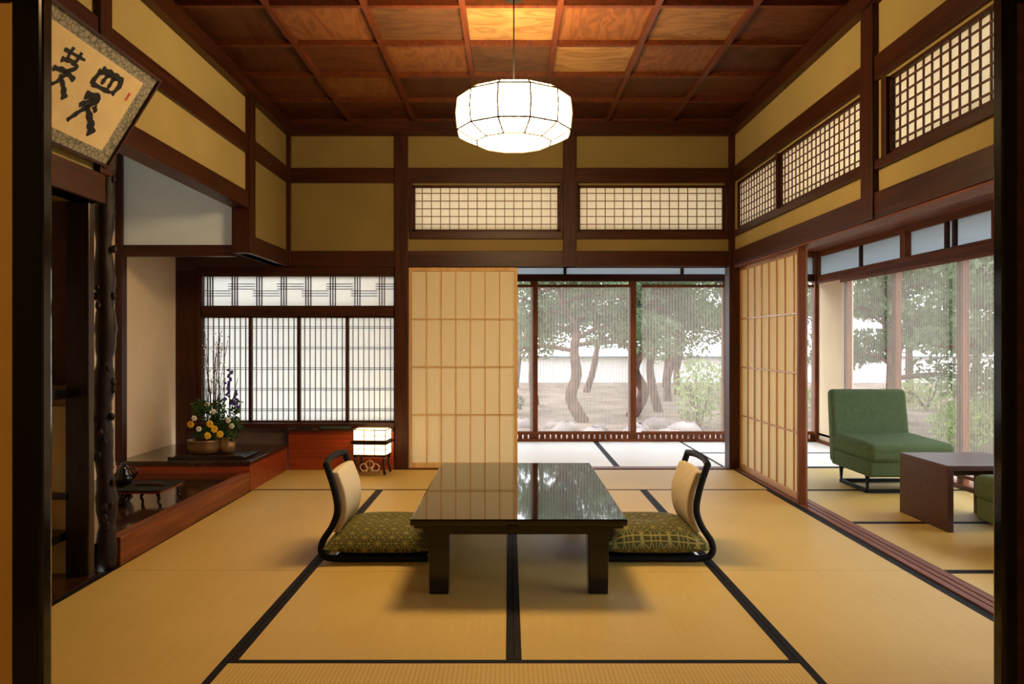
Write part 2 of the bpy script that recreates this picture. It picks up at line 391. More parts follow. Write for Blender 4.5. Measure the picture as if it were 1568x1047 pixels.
# ---------------- left wall (upper, hanging) + tokonoma
m=MB(); x0,x1=XL-.09,XL
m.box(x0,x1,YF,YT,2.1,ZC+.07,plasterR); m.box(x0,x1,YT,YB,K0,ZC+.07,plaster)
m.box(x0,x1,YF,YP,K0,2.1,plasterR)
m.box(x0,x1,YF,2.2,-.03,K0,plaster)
m.build('wall_left')
m=MB()
m.box(XL-.1,XL+F,YF,YB-F,U0,U1,wY)
m.box(XL-.1,XL+F,YT+.06,YB-F,K0,K1,wY)
m.box(XL-.1,XL+F,YP,YT-.06,2.08,2.2,wY)
m.box(XL-.1,XL+F,YF,YP,K0,K1,wY)
m.box(XL-.1,XL+F+.01,YT-.06,YT+.06,K0,ZC,wZ)
m.box(XL-.1,XL+F+.01,YP-.06,YP+.04,K1,ZC,wZ)
m.box(XT,XL-.1,YT-.02,YT+.04,K0-.02,1.815,wX)
m.box(XT+.001,XT+.05,YT-.03,YT+.05,.222,2.75,wZ)
m.build('trim_6',bevel=.003)
m=MB()   # tokonoma enclosure
m.box(XT-.1,XT,YF,YB+.09,-.1,ZC+.07,creamw); m.build('wall_tokonoma')
m=MB(); m.box(XT,XL-.1,YT,YT+.03,1.815,ZC+.07,bluew); m.build('wall_tokonoma_hanging')
m=MB(); m.box(XT,XL-.1,YP-.02,YP+.03,-.1,ZC+.07,creamw); m.build('wall_tokonoma_side')
m=MB(); m.box(XT,XL-.1,YP,YT,2.75,2.8,wY); m.box(XT,XL-.1,YT+.04,YB,1.9,1.94,wY)
m.build('ceiling_tokonoma')
m=MB(); m.box(-2.20,-2.12,3.8,5.0,2.71,2.75,wY); m.tube([(-2.16,3.85,2.69),(-2.16,4.95,2.69)],.018,toklamp,12); m.build('tokonoma_tube_lamp')
m=MB()
m.box(XT,XL-.05,YP+.03,YT-.02,-.1,.135,darkfloor); m.box(XL-.05,XL+.02,YP+.14,YT-.02,-.03,.14,rY)
m.box(XT,XL+.02,YT-.01,YB-.065,-.03,.19,redlac); m.box(XT,XL+.025,YT-.02,YB-.065,.19,.222,darkfloor)
m.build('floor_tokonoma',bevel=.004)
m=MB()   # shelf alcove beside the tokonoma
m.box(XT,XL,1.5,YP-.02,-.1,.015,darkfloor); m.build('floor_alcove')
m=MB()
m.box(XT+.01,XL-.12,YP-.05,YP-.021,.9,K0,brownw)
m.box(XT+.01,XL-.1,YP-.3,YP-.021,.84,.88,blk)
m.box(XT+.01,-2.16,YP-.06,YP-.022,.1,.84,wZ)
m.box(-2.16,-2.06,YP-.05,YP-.022,.40,.80,shojip); m.box(-2.17,-2.04,YP-.07,YP-.021,.37,.40,blk)
m.box(XT+.01,-2.06,YP-.25,YP-.022,.18,.22,blk)
for xx in (-2.75,-2.12): m.box(xx,xx+.04,YP-.25,YP-.2,.015,.18,blk)
m.build('alcove_shelf')
# posts
wZdark=wood('blackened_post_wood',(.010,.005,.003),(.028,.012,.007),'Z',rough=.25)
m=MB(); m.box(-2.055,-1.945,YP-.07,YP-.021,-.03,K0,wZdark); m.build('trim_7',bevel=.006)
logm=plain('gnarled_log',(.012,.006,.004),.3,.25,.5,9,.8)
m=MB(); pts=[];rad=[];rn=random.Random(5)
for i in range(60):
    z=.0+i*2.08/59; pts.append((-1.958+.008*math.sin(z*7),YP+.085+.008*math.sin(z*5),z)); rad.append(.043+.005*math.sin(z*23)+rn.uniform(-.004,.004))
m.tube(pts,rad,logm,14)
for i in range(26):
    z=rn.uniform(.2,2.0); a=rn.uniform(-2.6,.6); m.blob((-1.958+.043*math.cos(a),YP+.085+.043*math.sin(a),z),(.014,.014,.02),logm,rn,.1,8,5)
m.build('tokonoma_post')

# ---------------- shoin window
m=MB()
W0,W1=-2.68,-.992
m.box(W0-.0,W1,YB-.01,YB+.08,1.67,K0,wX); m.box(W0,W1,YB-.01,YB+.08,1.325,1.415,wX); m.box(W0-.03,W1,YB-.06,YB+.08,.362,.40,wX)
m.box(W0-.03,W0+.01,YB-.01,YB+.08,.397,K0,wZ); m.box(W1-.012,W1,YB-.01,YB+.08,.397,K0,wZ)
m.box(W0,W1,YB+.05,YB+.052,.39,1.68,shoinp)
lat=wood('fine_lattice',(.04,.018,.009),(.09,.04,.018),'Z')
pw=(W1-W0)/4
for k in range(4):
    a=W0+k*pw; b=a+pw
    m.box(a,a+.014,YB+.015,YB+.05,.397,1.33,wZ); m.box(b-.014,b,YB+.015,YB+.05,.397,1.33,wZ)
    m.box(a,b,YB+.015,YB+.05,.397,.415,wX); m.box(a,b,YB+.015,YB+.05,1.31,1.33,wX)
    for i in range(1,9):
        x=a+(b-a)*i/9; m.box(x-.0022,x+.0022,YB+.03,YB+.05,.397,1.33,lat)
    for z in (.50,.515,.68,.695,.86,.875,1.04,1.055,1.22,1.235): m.box(a,b,YB+.028,YB+.049,z-.002,z+.002,lat)
for g in range(8):
    gx=W0+.04+g*(W1-W0-.08)/7.5; up=g%2
    for i in range(3): m.box(gx+i*.022,gx+i*.022+.006,YB+.03,YB+.05,1.415,1.67,lat)
    for i in range(3):
        z=1.50+i*.022+(.06 if up else 0); m.box(gx-.03,gx+.20,YB+.028,YB+.049,z,z+.005,lat)
m.build('window_6')
# low cabinet beneath
m=MB()
m.box(XL+.03,-.995,YB-.065,YB-.005,-.0,.335,redlac); m.box(XL+.03,-.995,YB-.11,YB-.005,.335,.36,darkfloor)
m.build('low_cabinet',bevel=.003)
m=MB(); m.box(-1.62,-1.36,YB-.105,YB-.065,.36,.378,plain('dark_green_cloth',(.015,.04,.03),.8)); m.box(-1.85,-1.70,YB-.10,YB-.065,.36,.37,blk); m.build('folded_cloth',bevel=.004)

# ---------------- shoji doors
def shoji(name,w,h,nx,nz,loc,rot,fr=LW):
    e=empty(name,loc,rot); m=MB(); st=.028
    m.box(0,st,0,.03,.0,h,fr); m.box(w-st,w,0,.03,0,h,fr); m.box(st,w-st,0,.03,h-.035,h,fr); m.box(st,w-st,0,.03,0,.045,fr)
    m.build('frame',e,bevel=.002)
    m=MB(); t=.0045
    for i in range(1,nx):
        x=st+(w-2*st)*i/nx; m.box(x-t,x+t,.006,.016,.045,h-.035,fr)
    for i in range(1,nz):
        z=.045+(h-.08)*i/nz; m.box(st,w-st,.005,.0155,z-t*1.2,z+t*1.2,fr)
    m.build('lattice',e)
    m=MB(); m.box(st*.6,w-st*.6,.0165,.0172,.03,h-.02,shojip); m.build('paper',e)
    return e
shoji('door_1',.945,1.745,7,4,(-.875,YB+.005,.006),0)
rLW=wood('shoji_wood_brown',(.40,.2,.07),(.55,.31,.12),'Z')
shoji('door_2',1.38,1.742,8,4,(XR+.04,YB-.02,.008),-math.pi/2,rLW)
m=MB(); m.box(XR+.0,XR+.05,4.935,4.96,.008,K0-.012,rZ); m.build('trim_8')

# ---------------- verandas
m=MB()
m.box(-.95,XW+.05,YB+.1,YW+.05,2.10,2.13,rX); m.box(XR+.12,XW+.05,YF,YB+.1,2.10,2.13,rY)
m.build('ceiling_veranda')
m=MB()
m.box(-.98,-.9,YB+.1,YW+.05,-.03,2.1,plaster)
m.box(XW,XW+.08,7.42,YW,0,1.83,creamw)
m.box(XR+.1,XW+.08,YF,YF+.08,-.03,2.6,plaster)
m.build('wall_veranda')
m=MB()
m.box(-.9,XW+.06,YW-.0,YW+.06,2.04,2.10,rX); m.box(XW,XW+.06,YF,YW,2.04,2.10,rY)
m.box(-.9,XW+.06,YW-.02,YW+.06,1.77,1.85,wX); m.box(XW-.02,XW+.06,YF,YW,1.74,1.83,rY)
m.box(-.9,XW,YW-.03,YW+.07,-.03,.03,rX); m.box(XW-.03,XW+.07,YF,YW,-.03,.03,rY)
m.box(-.9,XW,YW-.02,YW+.02,.075,.10,rX); m.box(XW-.0,XW+.03,YF,YW,.075,.1,rY)
for i in range(70):
    x=-.88+i*.061; m.box(x,x+.045,YW-.01,YW+.01,.03,.075,rZ)
m.box(XW-.04,XW+.04,YW-.04,YW+.06,-.03,2.1,rZ)
for x in (-.85,.23,1.32,2.36): m.box(x,x+.085,YW,YW+.05,.03,1.77,rZ)
for x in (.6,1.9,2.9): m.box(x,x+.03,YW-.01,YW+.05,1.85,2.04,wZ)
for y in (7.38,6.45,5.50,4.55,3.6,2.6): m.box(XW,XW+.05,y,y+.07,.03,1.74,rZ)
for y in (6.25,5.05,3.8): m.box(XW-.03,XW+.05,y,y+.08,1.83,2.04,rZ)
for y in (7.1,5.7,5.6,4.6,4.4): m.box(XW,XW+.04,y,y+.035,1.83,2.04,wZ)
m.box(-.9,XW,YW+.025,YW+.028,1.85,2.04,frost); m.box(XW+.025,XW+.028,YF,YW,1.83,2.04,frost)
m.build('window_7',bevel=0)
def blind(name,a0,a1,d,swap,z0=.12,z1=1.70):
    m=MB()
    if swap:
        m.add([(d,a0,z0),(d,a1,z0),(d,a1,z1),(d,a0,z1)],[(0,1,2,3)],blindm)
        m.box(d-.015,d+.015,a0,a1,z1,z1+.03,rY); m.box(d-.012,d+.012,a0,a1,z0-.02,z0,rY)
    else:
        m.add([(a0,d,z0),(a1,d,z0),(a1,d,z1),(a0,d,z1)],[(0,1,2,3)],blindm)
        m.box(a0,a1,d-.015,d+.015,z1,z1+.03,rX); m.box(a0,a1,d-.012,d+.012,z0-.02,z0,rX)
    return m.build(name)
blind('bamboo_blind',-.75,.26,YW-.07,False); blind('bamboo_blind.001',.315,1.33,YW-.07,False); blind('bamboo_blind.002',1.45,2.36,YW-.07,False); blind('bamboo_blind.003',2.44,3.34,YW-.07,False)
for i,(a,b) in enumerate([(6.52,7.38),(5.57,6.49),(4.62,5.53),(3.66,4.58),(2.66,3.62)]): blind('bamboo_blind.%03d'%(4+i),a,b,XW-.06,True)
# eaves
m=MB()
m.box(-4,XW+.4,YW+.1,YW+.4,2.14,2.2,tilem); m.box(XW+.1,XW+.4,0,YW+.1,2.14,2.2,tilem)
m.box(-3.5,XR+1.2,YB+.1,YB+.9,2.95,3.05,tilem); m.box(XR+.12,XR+.8,YF,YB+.1,2.95,3.05,tilem)
m.build('roof_eaves')

# ---------------- near wall / fusuma opening
m=MB()
m.box(XT-.1,-1.75,YF-.09,YF,-.03,ZC+.07,plaster); m.box(1.8,XW+.1,YF-.09,YF,-.03,ZC+.07,plaster)
m.box(-1.75,1.8,YF-.09,YF,1.86,ZC+.07,plaster)
m.build('wall_front')
m=MB(); m.box(-1.75,1.8,YF-.1,YF+.04,1.775,1.86,blk); m.build('trim_9')
def fusuma(name,x0,x1,y,fl,fr_,pm):
    e=empty(name); m=MB()
    m.box(x0+.02,x1-.02,y,y+.02,.03,1.74,pm); m.build('panel',e)
    m=MB(); 
    m.box(x0,x0+fl,y-.006,y+.026,.0,1.775,blk); m.box(x1-fr_,x1,y-.006,y+.026,.0,1.775,blk)
    m.box(x0+fl,x1-fr_,y-.006,y+.026,0,.035,blk); m.box(x0+fl,x1-fr_,y-.006,y+.026,1.73,1.775,blk); m.build('frame',e,bevel=.006)
fusuma('door_3',-1.75,-.89,YF-.0,.03,.034,goldf); fusuma('door_4',-1.75,-.866,YF-.04,.03,.058,goldf)
fusuma('door_5',.95,1.8,YF-.0,.03,.03,tablebrown); fusuma('door_6',.915,1.8,YF-.04,.028,.03,tablebrown)
# ante room
m=MB()
m.box(-2.1,-2,-2.5,YF-.1,-.03,2.5,plaster); m.build('wall_anteroom_left')
m=MB(); m.box(2,2.1,-2.5,YF-.1,-.03,2.5,plaster); m.build('wall_anteroom_right')
m=MB(); m.box(-2.1,2.1,-2.6,-2.5,-.03,2.5,plaster); m.build('wall_anteroom_back')
m=MB(); m.box(-2.1,2.1,-2.6,YF-.1,2.5,2.56,wX); m.build('ceiling_anteroom')
m=MB(); m.lathe((-.3,-.2,2.36),[(.2,0),(.24,.03),(.24,.1),(.2,.139)],antelamp,24); m.lathe((-.3,-.2,2.36),[(.245,.03),(.25,.03),(.25,.05),(.245,.05)],wZ,24); m.build('ceiling_lamp')

# ---------------- pendant lantern
LC=(.024,4.0,2.325)
e=empty('pendant_lantern',LC)
prof=[(.19,.132),(.265,.118),(.312,.088),(.320,.0),(.312,-.085),(.262,-.112),(.205,-.138)]
m=MB(); m.lathe((0,0,0),prof,lampp,12,False,False,.5)
m.lathe((0,0,0),[(.19,.131),(.05,.127)],lampp,12,False,False,.5)
m.build('paper_shade',e)
m=MB()
lr=flat('lantern_rib_wood',(.075,.056,.032))
for k in range(12):
    a=2*math.pi*(k+.5)/12
    m.tube([(1.012*r*math.cos(a),1.012*r*math.sin(a),z) for r,z in prof],.005,lr,6)
for r,z in (prof[0],prof[2],prof[4],prof[6]):
    m.tube([(1.012*r*math.cos(2*math.pi*(k+.5)/12),1.012*r*math.sin(2*math.pi*(k+.5)/12),z) for k in range(13)],.005,lr,6)
m.build('ribs',e)
m=MB(); m.tube([(0,0,.13),(0,0,.675)],.004,blkm,8); m.lathe((0,0,.65),[(.05,0),(.055,.01),(.05,.024)],blkm,20); m.lathe((0,0,.12),[(.03,0),(.03,.05),(.012,.07)],blkm,16); m.build('cord',e)

# ---------------- low lacquer table
e=empty('low_table')
tx0,tx1,ty0,ty1=-.425,.505,3.12,4.59
m=MB(); m.box(tx0,tx1,ty0,ty1,.314,.342,blktop); m.build('top',e,bevel=.006,seg=3)
m=MB(); m.box(tx0+.05,tx1-.05,ty0+.05,ty0+.075,.265,.314,blk); m.box(tx0+.05,tx1-.05,ty1-.075,ty1-.05,.265,.314,blk)
m.box(tx0+.05,tx0+.075,ty0+.075,ty1-.075,.265,.314,blk); m.box(tx1-.075,tx1-.05,ty0+.075,ty1-.075,.265,.314,blk)
m.box(tx0+.015,tx1-.015,ty0+.015,ty1-.015,.300,.3145,blk); m.build('apron',e,bevel=.003)
k=0
for x in (tx0+.07,tx1-.165):
    for y in (ty0+.06,ty1-.155):
        k+=1; m=MB(); m.hexa([(x+.005,y+.005,0),(x+.09,y+.005,0),(x+.09,y+.09,0),(x+.005,y+.09,0)],[(x,y,.30),(x+.095,y,.30),(x+.095,y+.095,.30),(x,y+.095,.30)],blk); m.build('leg_%d'%k,e,bevel=.005)

# ---------------- floor chairs (zaisu) with cushions
def smoothpath(pts,n=6):
    out=[]; P=[Vector(p) for p in pts]
    for i in range(len(P)-1):
        p0=P[max(i-1,0)];p1=P[i];p2=P[i+1];p3=P[min(i+2,len(P)-1)]
        for j in range(n):
            t=j/n; out.append(.5*((2*p1)+(-p0+p2)*t+(2*p0-5*p1+4*p2-p3)*t*t+(-p0+3*p1-3*p2+p3)*t**3))
    out.append(P[-1]); return out
def zaisu(name,cx,cy,rot):
    e=empty(name,(cx,cy,0),rot)   # faces +X, centre of seat at origin
    side=[(.25,0,.017),(-.0,0,.017),(-.22,0,.017),(-.285,0,.04),(-.285,0,.10),(-.235,0,.18),(-.21,0,.26),(-.225,0,.36),(-.265,0,.485)]
    k=0
    for s in (-1,1):
        k+=1; m=MB(); pth=smoothpath([(p[0],s*.205,p[2]) for p in side]); m.tube(pth,[.017]*len(pth),blkm,8,(.8,1.0)); m.build('side_rail_%d'%k,e)
    m=MB(); m.tube(smoothpath([(-.265,-.215,.485),(-.28,-.1,.495),(-.283,0,.497),(-.28,.1,.495),(-.265,.215,.485)]),.016,blkm,8,(1,1.1)); m.build('top_rail',e)
    m=MB(); m.box(-.23,.24,-.19,.19,.012,.03,blk); m.build('seat_board',e,bevel=.004)
    m=MB(); prof=smoothpath([(-.225,0,.14),(-.20,0,.2),(-.19,0,.27),(-.20,0,.35),(-.235,0,.445)],4); n=len(prof); ny=8; vs=[];fs=[]
    for lay in (0,1):
        for i,p in enumerate(prof):
            ed=min(i,n-1-i)/(n-1)*2
            for j in range(ny+1):
                v=-1+2*j/ny; bul=.012*(1-v*v)*(1-(1-ed)**4) ; off=(.022+bul) if lay==0 else -.012
                vs.append((p.x+off*1.0-.014*(1-v*v),v*.182,p.z))
    def id(l,i,j): return l*n*(ny+1)+i*(ny+1)+j
    for i in range(n-1):
        for j in range(ny):
            fs.append((id(0,i,j),id(0,i,j+1),id(0,i+1,j+1),id(0,i+1,j))); fs.append((id(1,i,j),id(1,i+1,j),id(1,i+1,j+1),id(1,i,j+1)))
    for i in range(n-1):
        fs.append((id(0,i,0),id(0,i+1,0),id(1,i+1,0),id(1,i,0))); fs.append((id(0,i,ny),id(1,i,ny),id(1,i+1,ny),id(0,i+1,ny)))
    for j in range(ny):
        fs.append((id(0,0,j),id(1,0,j),id(1,0,j+1),id(0,0,j+1))); fs.append((id(0,n-1,j),id(0,n-1,j+1),id(1,n-1,j+1),id(1,n-1,j)))
    m.add(vs,fs,creamf,True); m.build('back_pad',e,bevel=.006)
    # cushion
    m=MB(); n=26; vs=[];fs=[]
    for lay in (0,1):
        for i in range(n+1):
            for j in range(n+1):
                u=-1+2*i/n; v=-1+2*j/n
                u=math.copysign(abs(u)**.8,u); v=math.copysign(abs(v)**.8,v)
                t=((1-abs(u)**3.2)*(1-abs(v)**3.2)); t=max(t,0)**.5
                x=.275*u*(1-.06*(1-v*v)**1.0*abs(u)); y=.275*v*(1-.06*(1-u*u)*abs(v))
                z=.082+(.095*t-.016*math.exp(-(u*u+v*v)*14) if lay==0 else -.05*t)
                vs.append((x+.005,y,z))
    def id2(l,i,j): return l*(n+1)**2+i*(n+1)+j
    for i in range(n):
        for j in range(n):
            fs.append((id2(0,i,j),id2(0,i+1,j),id2(0,i+1,j+1),id2(0,i,j+1))); fs.append((id2(1,i,j),id2(1,i,j+1),id2(1,i+1,j+1),id2(1,i+1,j)))
    m.add(vs,fs,asa,True); m.build('cushion',e)
    return e
zaisu('zaisu_floor_chair',-.65,3.86,0)
zaisu('zaisu_floor_chair.001',.725,3.86,math.pi)

# ---------------- andon lamp
e=empty('andon_floor_lamp',(-1.14,6.08,0),math.radians(-6))
w,d=.135,.085
m=MB()
for z0,z1 in ((.175,.265),(.285,.375)): m.box(-w,w,-d,d,z0,z1,andonp)
m.build('paper_shade',e)
m=MB(); q=.0045
for z in (.172,.220,.265,.285,.330,.378):
    t=.004 if z not in (.265,.285) else .009
    if z in (.22,.33): t=.0022
    m.box(-w-q,w+q,-d-q,-d,z-t,z+t,LWk); m.box(-w-q,w+q,d,d+q,z-t,z+t,LWk); m.box(-w-q,-w,-d,d,z-t,z+t,LWk); m.box(w,w+q,-d,d,z-t,z+t,LWk)
for x in (-w,-w/3,w/3,w):
    for y in (-d-q,d): m.box(x-.003,x+.003,y,y+q,.17,.38,LWk)
m.box(-w-.02,w+.02,-d-.01,d+.01,.266,.284,blkm)
m.build('frame',e)
k=0
for sx in (-1,1):
    for sy in (-1,1):
        k+=1; m=MB(); m.tube([(sx*(w-.01),sy*(d-.01),.175),(sx*(w-.02),sy*(d-.01),.09),(sx*(w-.005),sy*d,.012)],[.011,.008,.012],blk,8); m.build('leg_%d'%k,e)
m=MB(); m.box(-w,w,-d,d,.158,.173,blk); m.box(-w*.5,w*.5,-d,-d+.01,.02,.035,LWd); 
for cx,cz,r in ((-.05,.07,.03),(0,.09,.035),(.05,.07,.03),(0,.045,.025)):
    m.tube([(cx+r*math.cos(t*math.pi/8),-d+.01,cz+r*math.sin(t*math.pi/8)) for t in range(17)],.004,paperm,6)
m.tube([(0,-d+.01,.16),(0,-d+.01,0.01)],.006,LWd,6)
m.build('carved_base',e)

# ---------------- flower arrangement
rn=random.Random(11)
FX,FY,FZ=-2.28,5.62,.222
e=empty('flower_arrangement',(FX,FY,FZ))
m=MB(); m.box(-.28,.30,-.15,.17,.0,.018,blk); m.box(-.24,.27,-.13,.14,.018,.024,darkfloor); m.build('display_board',e,bevel=.003)
m=MB(); m.lathe((-.06,0,.024),[(.08,0),(.11,.012),(.125,.05),(.12,.095),(.128,.105),(.11,.105),(.1,.06)],bronze,28); 
m.lathe((.10,0.02,.024),[(.04,0),(.06,.02),(.065,.07),(.05,.11),(.055,.12)],bronze,20)
m.build('bronze_vase',e)
m=MB()
stems=[]
for i in range(22):
    a=rn.uniform(0,6.28); sp=rn.uniform(.02,.16); h=rn.uniform(.2,.5)
    stems.append(((rn.uniform(-.05,.07),rn.uniform(-.04,.04),.11),(.03+math.cos(a)*sp,math.sin(a)*sp*.7,.11+h)))
for a,b in stems: m.tube(smoothpath([a,((a[0]+b[0])/2+rn.uniform(-.02,.02),(a[1]+b[1])/2,(a[2]+b[2])/2),b],3),.0025,darkleaf,5)
for i in range(11):
    b=(.02+rn.uniform(-.10,.10),rn.uniform(-.05,.05),rn.uniform(.72,1.02)); a=(.0,0,.11)
    pth=smoothpath([a,(b[0]*.4,b[1]*.4,.5),b],6); m.tube(pth,.0022,bark,5)
    for p in pth[6:]:
        for q in range(3): m.blob((p.x+rn.uniform(-.014,.014),p.y+rn.uniform(-.01,.01),p.z+rn.uniform(-.02,.03)),(.004,.004,.006),[whim,darkleaf][q%2],rn,.1,5,4)
m.build('stems',e)
m=MB()
for i in range(30):
    c=(.03+rn.uniform(-.14,.15),rn.uniform(-.07,.07),rn.uniform(.13,.42)); m.cloud(c,(.05,.04,.04),30,.022,darkleaf,rn)
m.build('leaves',e)
m=MB()
def bloom(c,r,mt,n=7):
    for k in range(n):
        a=2*math.pi*k/n; m.blob((c[0]+r*.6*math.cos(a),c[1]-.01,c[2]+r*.6*math.sin(a)),(r*.42,r*.25,r*.42),mt,rn,.1,7,5)
    m.blob((c[0],c[1]-.02,c[2]),(r*.3,r*.2,r*.3),yelm,rn,.1,6,4)
for c in ((.05,-.09,.22),(.0,-.09,.17),(.09,-.08,.18),(.02,-.1,.26),(-.15,-.04,.25)): bloom(c,.028,yelm)
for c in ((-.11,-.07,.30),(-.07,-.08,.22),(.14,-.05,.28),(.17,-.06,.24),(.04,-.08,.35),(-.02,-.05,.40)): bloom(c,.022,whim,6)
for base in ((.12,.46),(.18,.40),(.14,.56)):
    for k in range(9): m.blob((base[0]+rn.uniform(-.015,.015),-.02+rn.uniform(-.012,.012),base[1]+k*.013),(.013,.011,.01),purm,rn,.15,6,4)
for k in range(3): m.blob((.10+.05*k,-.02,.44-.03*k),(.02,.02,.014),purm,rn,.2,6,4)
m.build('blossoms',e)

# ---------------- tokonoma objects
e=empty('small_lacquer_stand',(-2.17,4.42,.136)); m=MB(); m.box(-.13,.13,-.15,.15,.075,.09,redlac); m.box(-.14,.14,-.16,.16,.09,.098,blkm); m.build('top',e,bevel=.002)
k=0
for sx in (-1,1):
    for sy in (-1,1):
        k+=1; m=MB(); m.tube([(sx*.10,sy*.12,.078),(sx*.115,sy*.13,.045),(sx*.105,sy*.12,.02),(sx*.125,sy*.135,.006)],[.012,.009,.007,.01],blk,8); m.build('leg_%d'%k,e)
m=MB(); m.tube([(-.09,0,.104),(.09,0,.104)],.006,wX,8); m.build('incense_stick_case',e)
m=MB(); m.lathe((-2.44,4.62,.136),[(.05,0),(.055,.02),(.035,.04),(.06,.08),(.065,.12),(.04,.15),(.045,.16),(.02,.18),(.012,.2)],blk,20)
m.tube([(-2.38,4.62,.24),(-2.35,4.62,.28),(-2.38,4.62,.31)],.007,blk,8);m.tube([(-2.50,4.62,.24),(-2.53,4.62,.28),(-2.50,4.62,.31)],.007,blk,8); m.build('incense_burner')

# ---------------- framed calligraphy leaning out from the left wall
e=empty('calligraphy_frame')
Bp=Vector((-1.885,3.42,1.93)); U=Vector((0,-1,0)); V=Vector((.24,0,.39)).normalized(); Wn=U.cross(V).normalized()
if Wn.x<0: Wn=-Wn
H=.46; LEN=1.25
def fp(u,v,w=0): return Bp+U*u+V*v+Wn*w
def slab(m,u0,u1,v0,v1,w0,w1,mat):
    m.hexa([fp(u0,v0,w0),fp(u1,v0,w0),fp(u1,v1,w0),fp(u0,v1,w0)],[fp(u0,v0,w1),fp(u1,v0,w1),fp(u1,v1,w1),fp(u0,v1,w1)],mat)
m=MB(); slab(m,0,LEN,0,H,-.018,-.002,broc); m.build('brocade_mount',e)
m=MB(); slab(m,.085,LEN-.085,.05,H-.05,-.002,.0,paperm); m.build('paper',e)
m=MB(); 
for a in ((-.012,0,-.012,H+.012),(LEN,LEN+.012,-.012,H+.012),(0,LEN,-.012,0),(0,LEN,H,H+.012)): slab(m,a[0],a[1],a[2],a[3],-.025,.010,wY)
m.build('wood_frame',e)
m=MB()
def stroke(pts,ws,u0,v0,sc):
    pts=smoothpath([(p[0],p[1],0) for p in pts],6); n=len(pts); vs=[];fs=[]
    for i,p in enumerate(pts):
        t=(pts[min(i+1,n-1)]-pts[max(i-1,0)]).normalized(); nn=Vector((-t.y,t.x,0))
        f=i/(n-1); w=ws[0]*(1-f)+ws[1]*f; w*= (1.25+.3*math.sin(i*1.9))
        for sgn in (-1,1):
            q=p+nn*w*sgn; vs.append(fp(u0-q.x*sc,v0+q.y*sc,.0015))   # viewer's right = -u
    for i in range(n-1): fs.append((2*i,2*i+1,2*i+3,2*i+2))
    m.add(vs,fs,inkm)
G1=[([(-.45,.9),(.1,.95),(.6,.92),(.5,.45)],(.10,.07)),([(-.45,.9),(-.55,.4)],(.08,.06)),([(-.1,.9),(-.15,.55)],(.07,.05)),([(.2,.9),(.2,.55)],(.07,.05)),([(-.5,.42),(.4,.48)],(.06,.05)),
    ([(-.5,.05),(.1,.15),(-.3,-.4),(-.6,-.85)],(.10,.05)),([(-.1,.05),(-.5,-.3)],(.05,.07)),([(-.2,-.2),(.3,-.55),(.65,-.9)],(.06,.14)),([(.1,-.1),(.3,-.25)],(.08,.05))]
G2=[([(-.5,.8),(.5,.85)],(.05,.04)),([(-.2,1.0),(-.22,.6)],(.05,.04)),([(.2,1.0),(.2,.62)],(.05,.04)),([(-.4,.5),(0,.6),(.35,.5),(-.1,.2)],(.07,.05)),([(-.5,.15),(0,.25),(.55,.15)],(.07,.07)),([(.1,.2),(-.1,-.2),(-.55,-.5)],(.07,.03)),([(-.1,.1),(.3,-.2),(.6,-.5)],(.04,.1))]
G3=[([(-.4,.8),(.4,.85),(.35,.3)],(.06,.05)),([(-.35,.8),(-.5,-.3)],(.06,.06)),([(-.3,.4),(.3,.45)],(.05,.04)),([(-.2,0),(.4,.1),(.1,-.5)],(.06,.03)),([(0,.9),(0,-.4)],(.08,.04))]
for pts,ws in G1: stroke(pts,ws,.31,.225,.145)
for G,u in ((G2,.555),(G3,.82)):
    for pts,ws in G: stroke(pts,ws,u,.24,.13)
for k in range(4): stroke([(-.1,.3-k*.25),(.1,.25-k*.25)],(.05,.03),1.05,.24,.12)
m.build('ink_characters',e)
m=MB(); slab(m,1.04,1.08,.08,.12,0,.0012,sealm); slab(m,.125,.14,.30,.34,0,.0012,sealm); m.build('seal',e)

# ---------------- green lounge chairs
def gchair(name,cx,cy,rot):
    e=empty(name,(cx,cy,0),rot)
    m=MB(); m.hexa([(-.30,-.33,.13),(.30,-.33,.13),(.30,.30,.13),(-.30,.30,.13)],[(-.30,-.34,.25),(.30,-.34,.25),(.30,.26,.25),(-.30,.26,.25)],greenf); m.build('seat_base',e,bevel=.02,seg=4)
    m=MB(); m.hexa([(-.31,-.36,.235),(.31,-.36,.235),(.31,.26,.235),(-.31,.26,.235)],[(-.31,-.36,.375),(.31,-.36,.375),(.31,.24,.39),(-.31,.24,.39)],greenf); m.build('seat_cushion',e,bevel=.045,seg=6)
    m=MB(); m.hexa([(-.31,.20,.14),(.31,.20,.14),(.30,.33,.14),(-.30,.33,.14)],[(-.305,.29,.725),(.305,.29,.725),(.29,.40,.715),(-.29,.40,.715)],greenf); m.build('backrest',e,bevel=.035,seg=5)
    k=0
    for y in (-.22,.20):
        k+=1; m=MB(); m.tube([(-.26,y,.14),(-.26,y,.014),(.26,y,.014),(.26,y,.14)],.018,blkm,4,smooth=False); m.build('leg_frame_%d'%k,e)
    m=MB(); m.box(-.275,-.245,-.22,.2,.0,.024,blkm); m.box(.245,.275,-.22,.2,0,.024,blkm); m.build('runner',e)
gchair('lounge_chair',2.87,5.55,0); gchair('lounge_chair.001',2.86,3.68,math.pi)
e=empty('coffee_table'); X0,X1,Y0,Y1,HT=2.53,3.08,4.22,4.74,.385
m=MB(); m.box(X0,X1,Y0,Y1,HT-.03,HT,tablebrown); m.build('top',e,bevel=.003)
m=MB(); m.box(X0,X0+.035,Y0,Y1,0,HT-.03,tablebrown); m.build('side_panel_1',e,bevel=.002)
m=MB(); m.box(X1-.09,X1-.055,Y0+.03,Y1-.03,0,HT-.03,tablebrown); m.build('side_panel_2',e,bevel=.002)
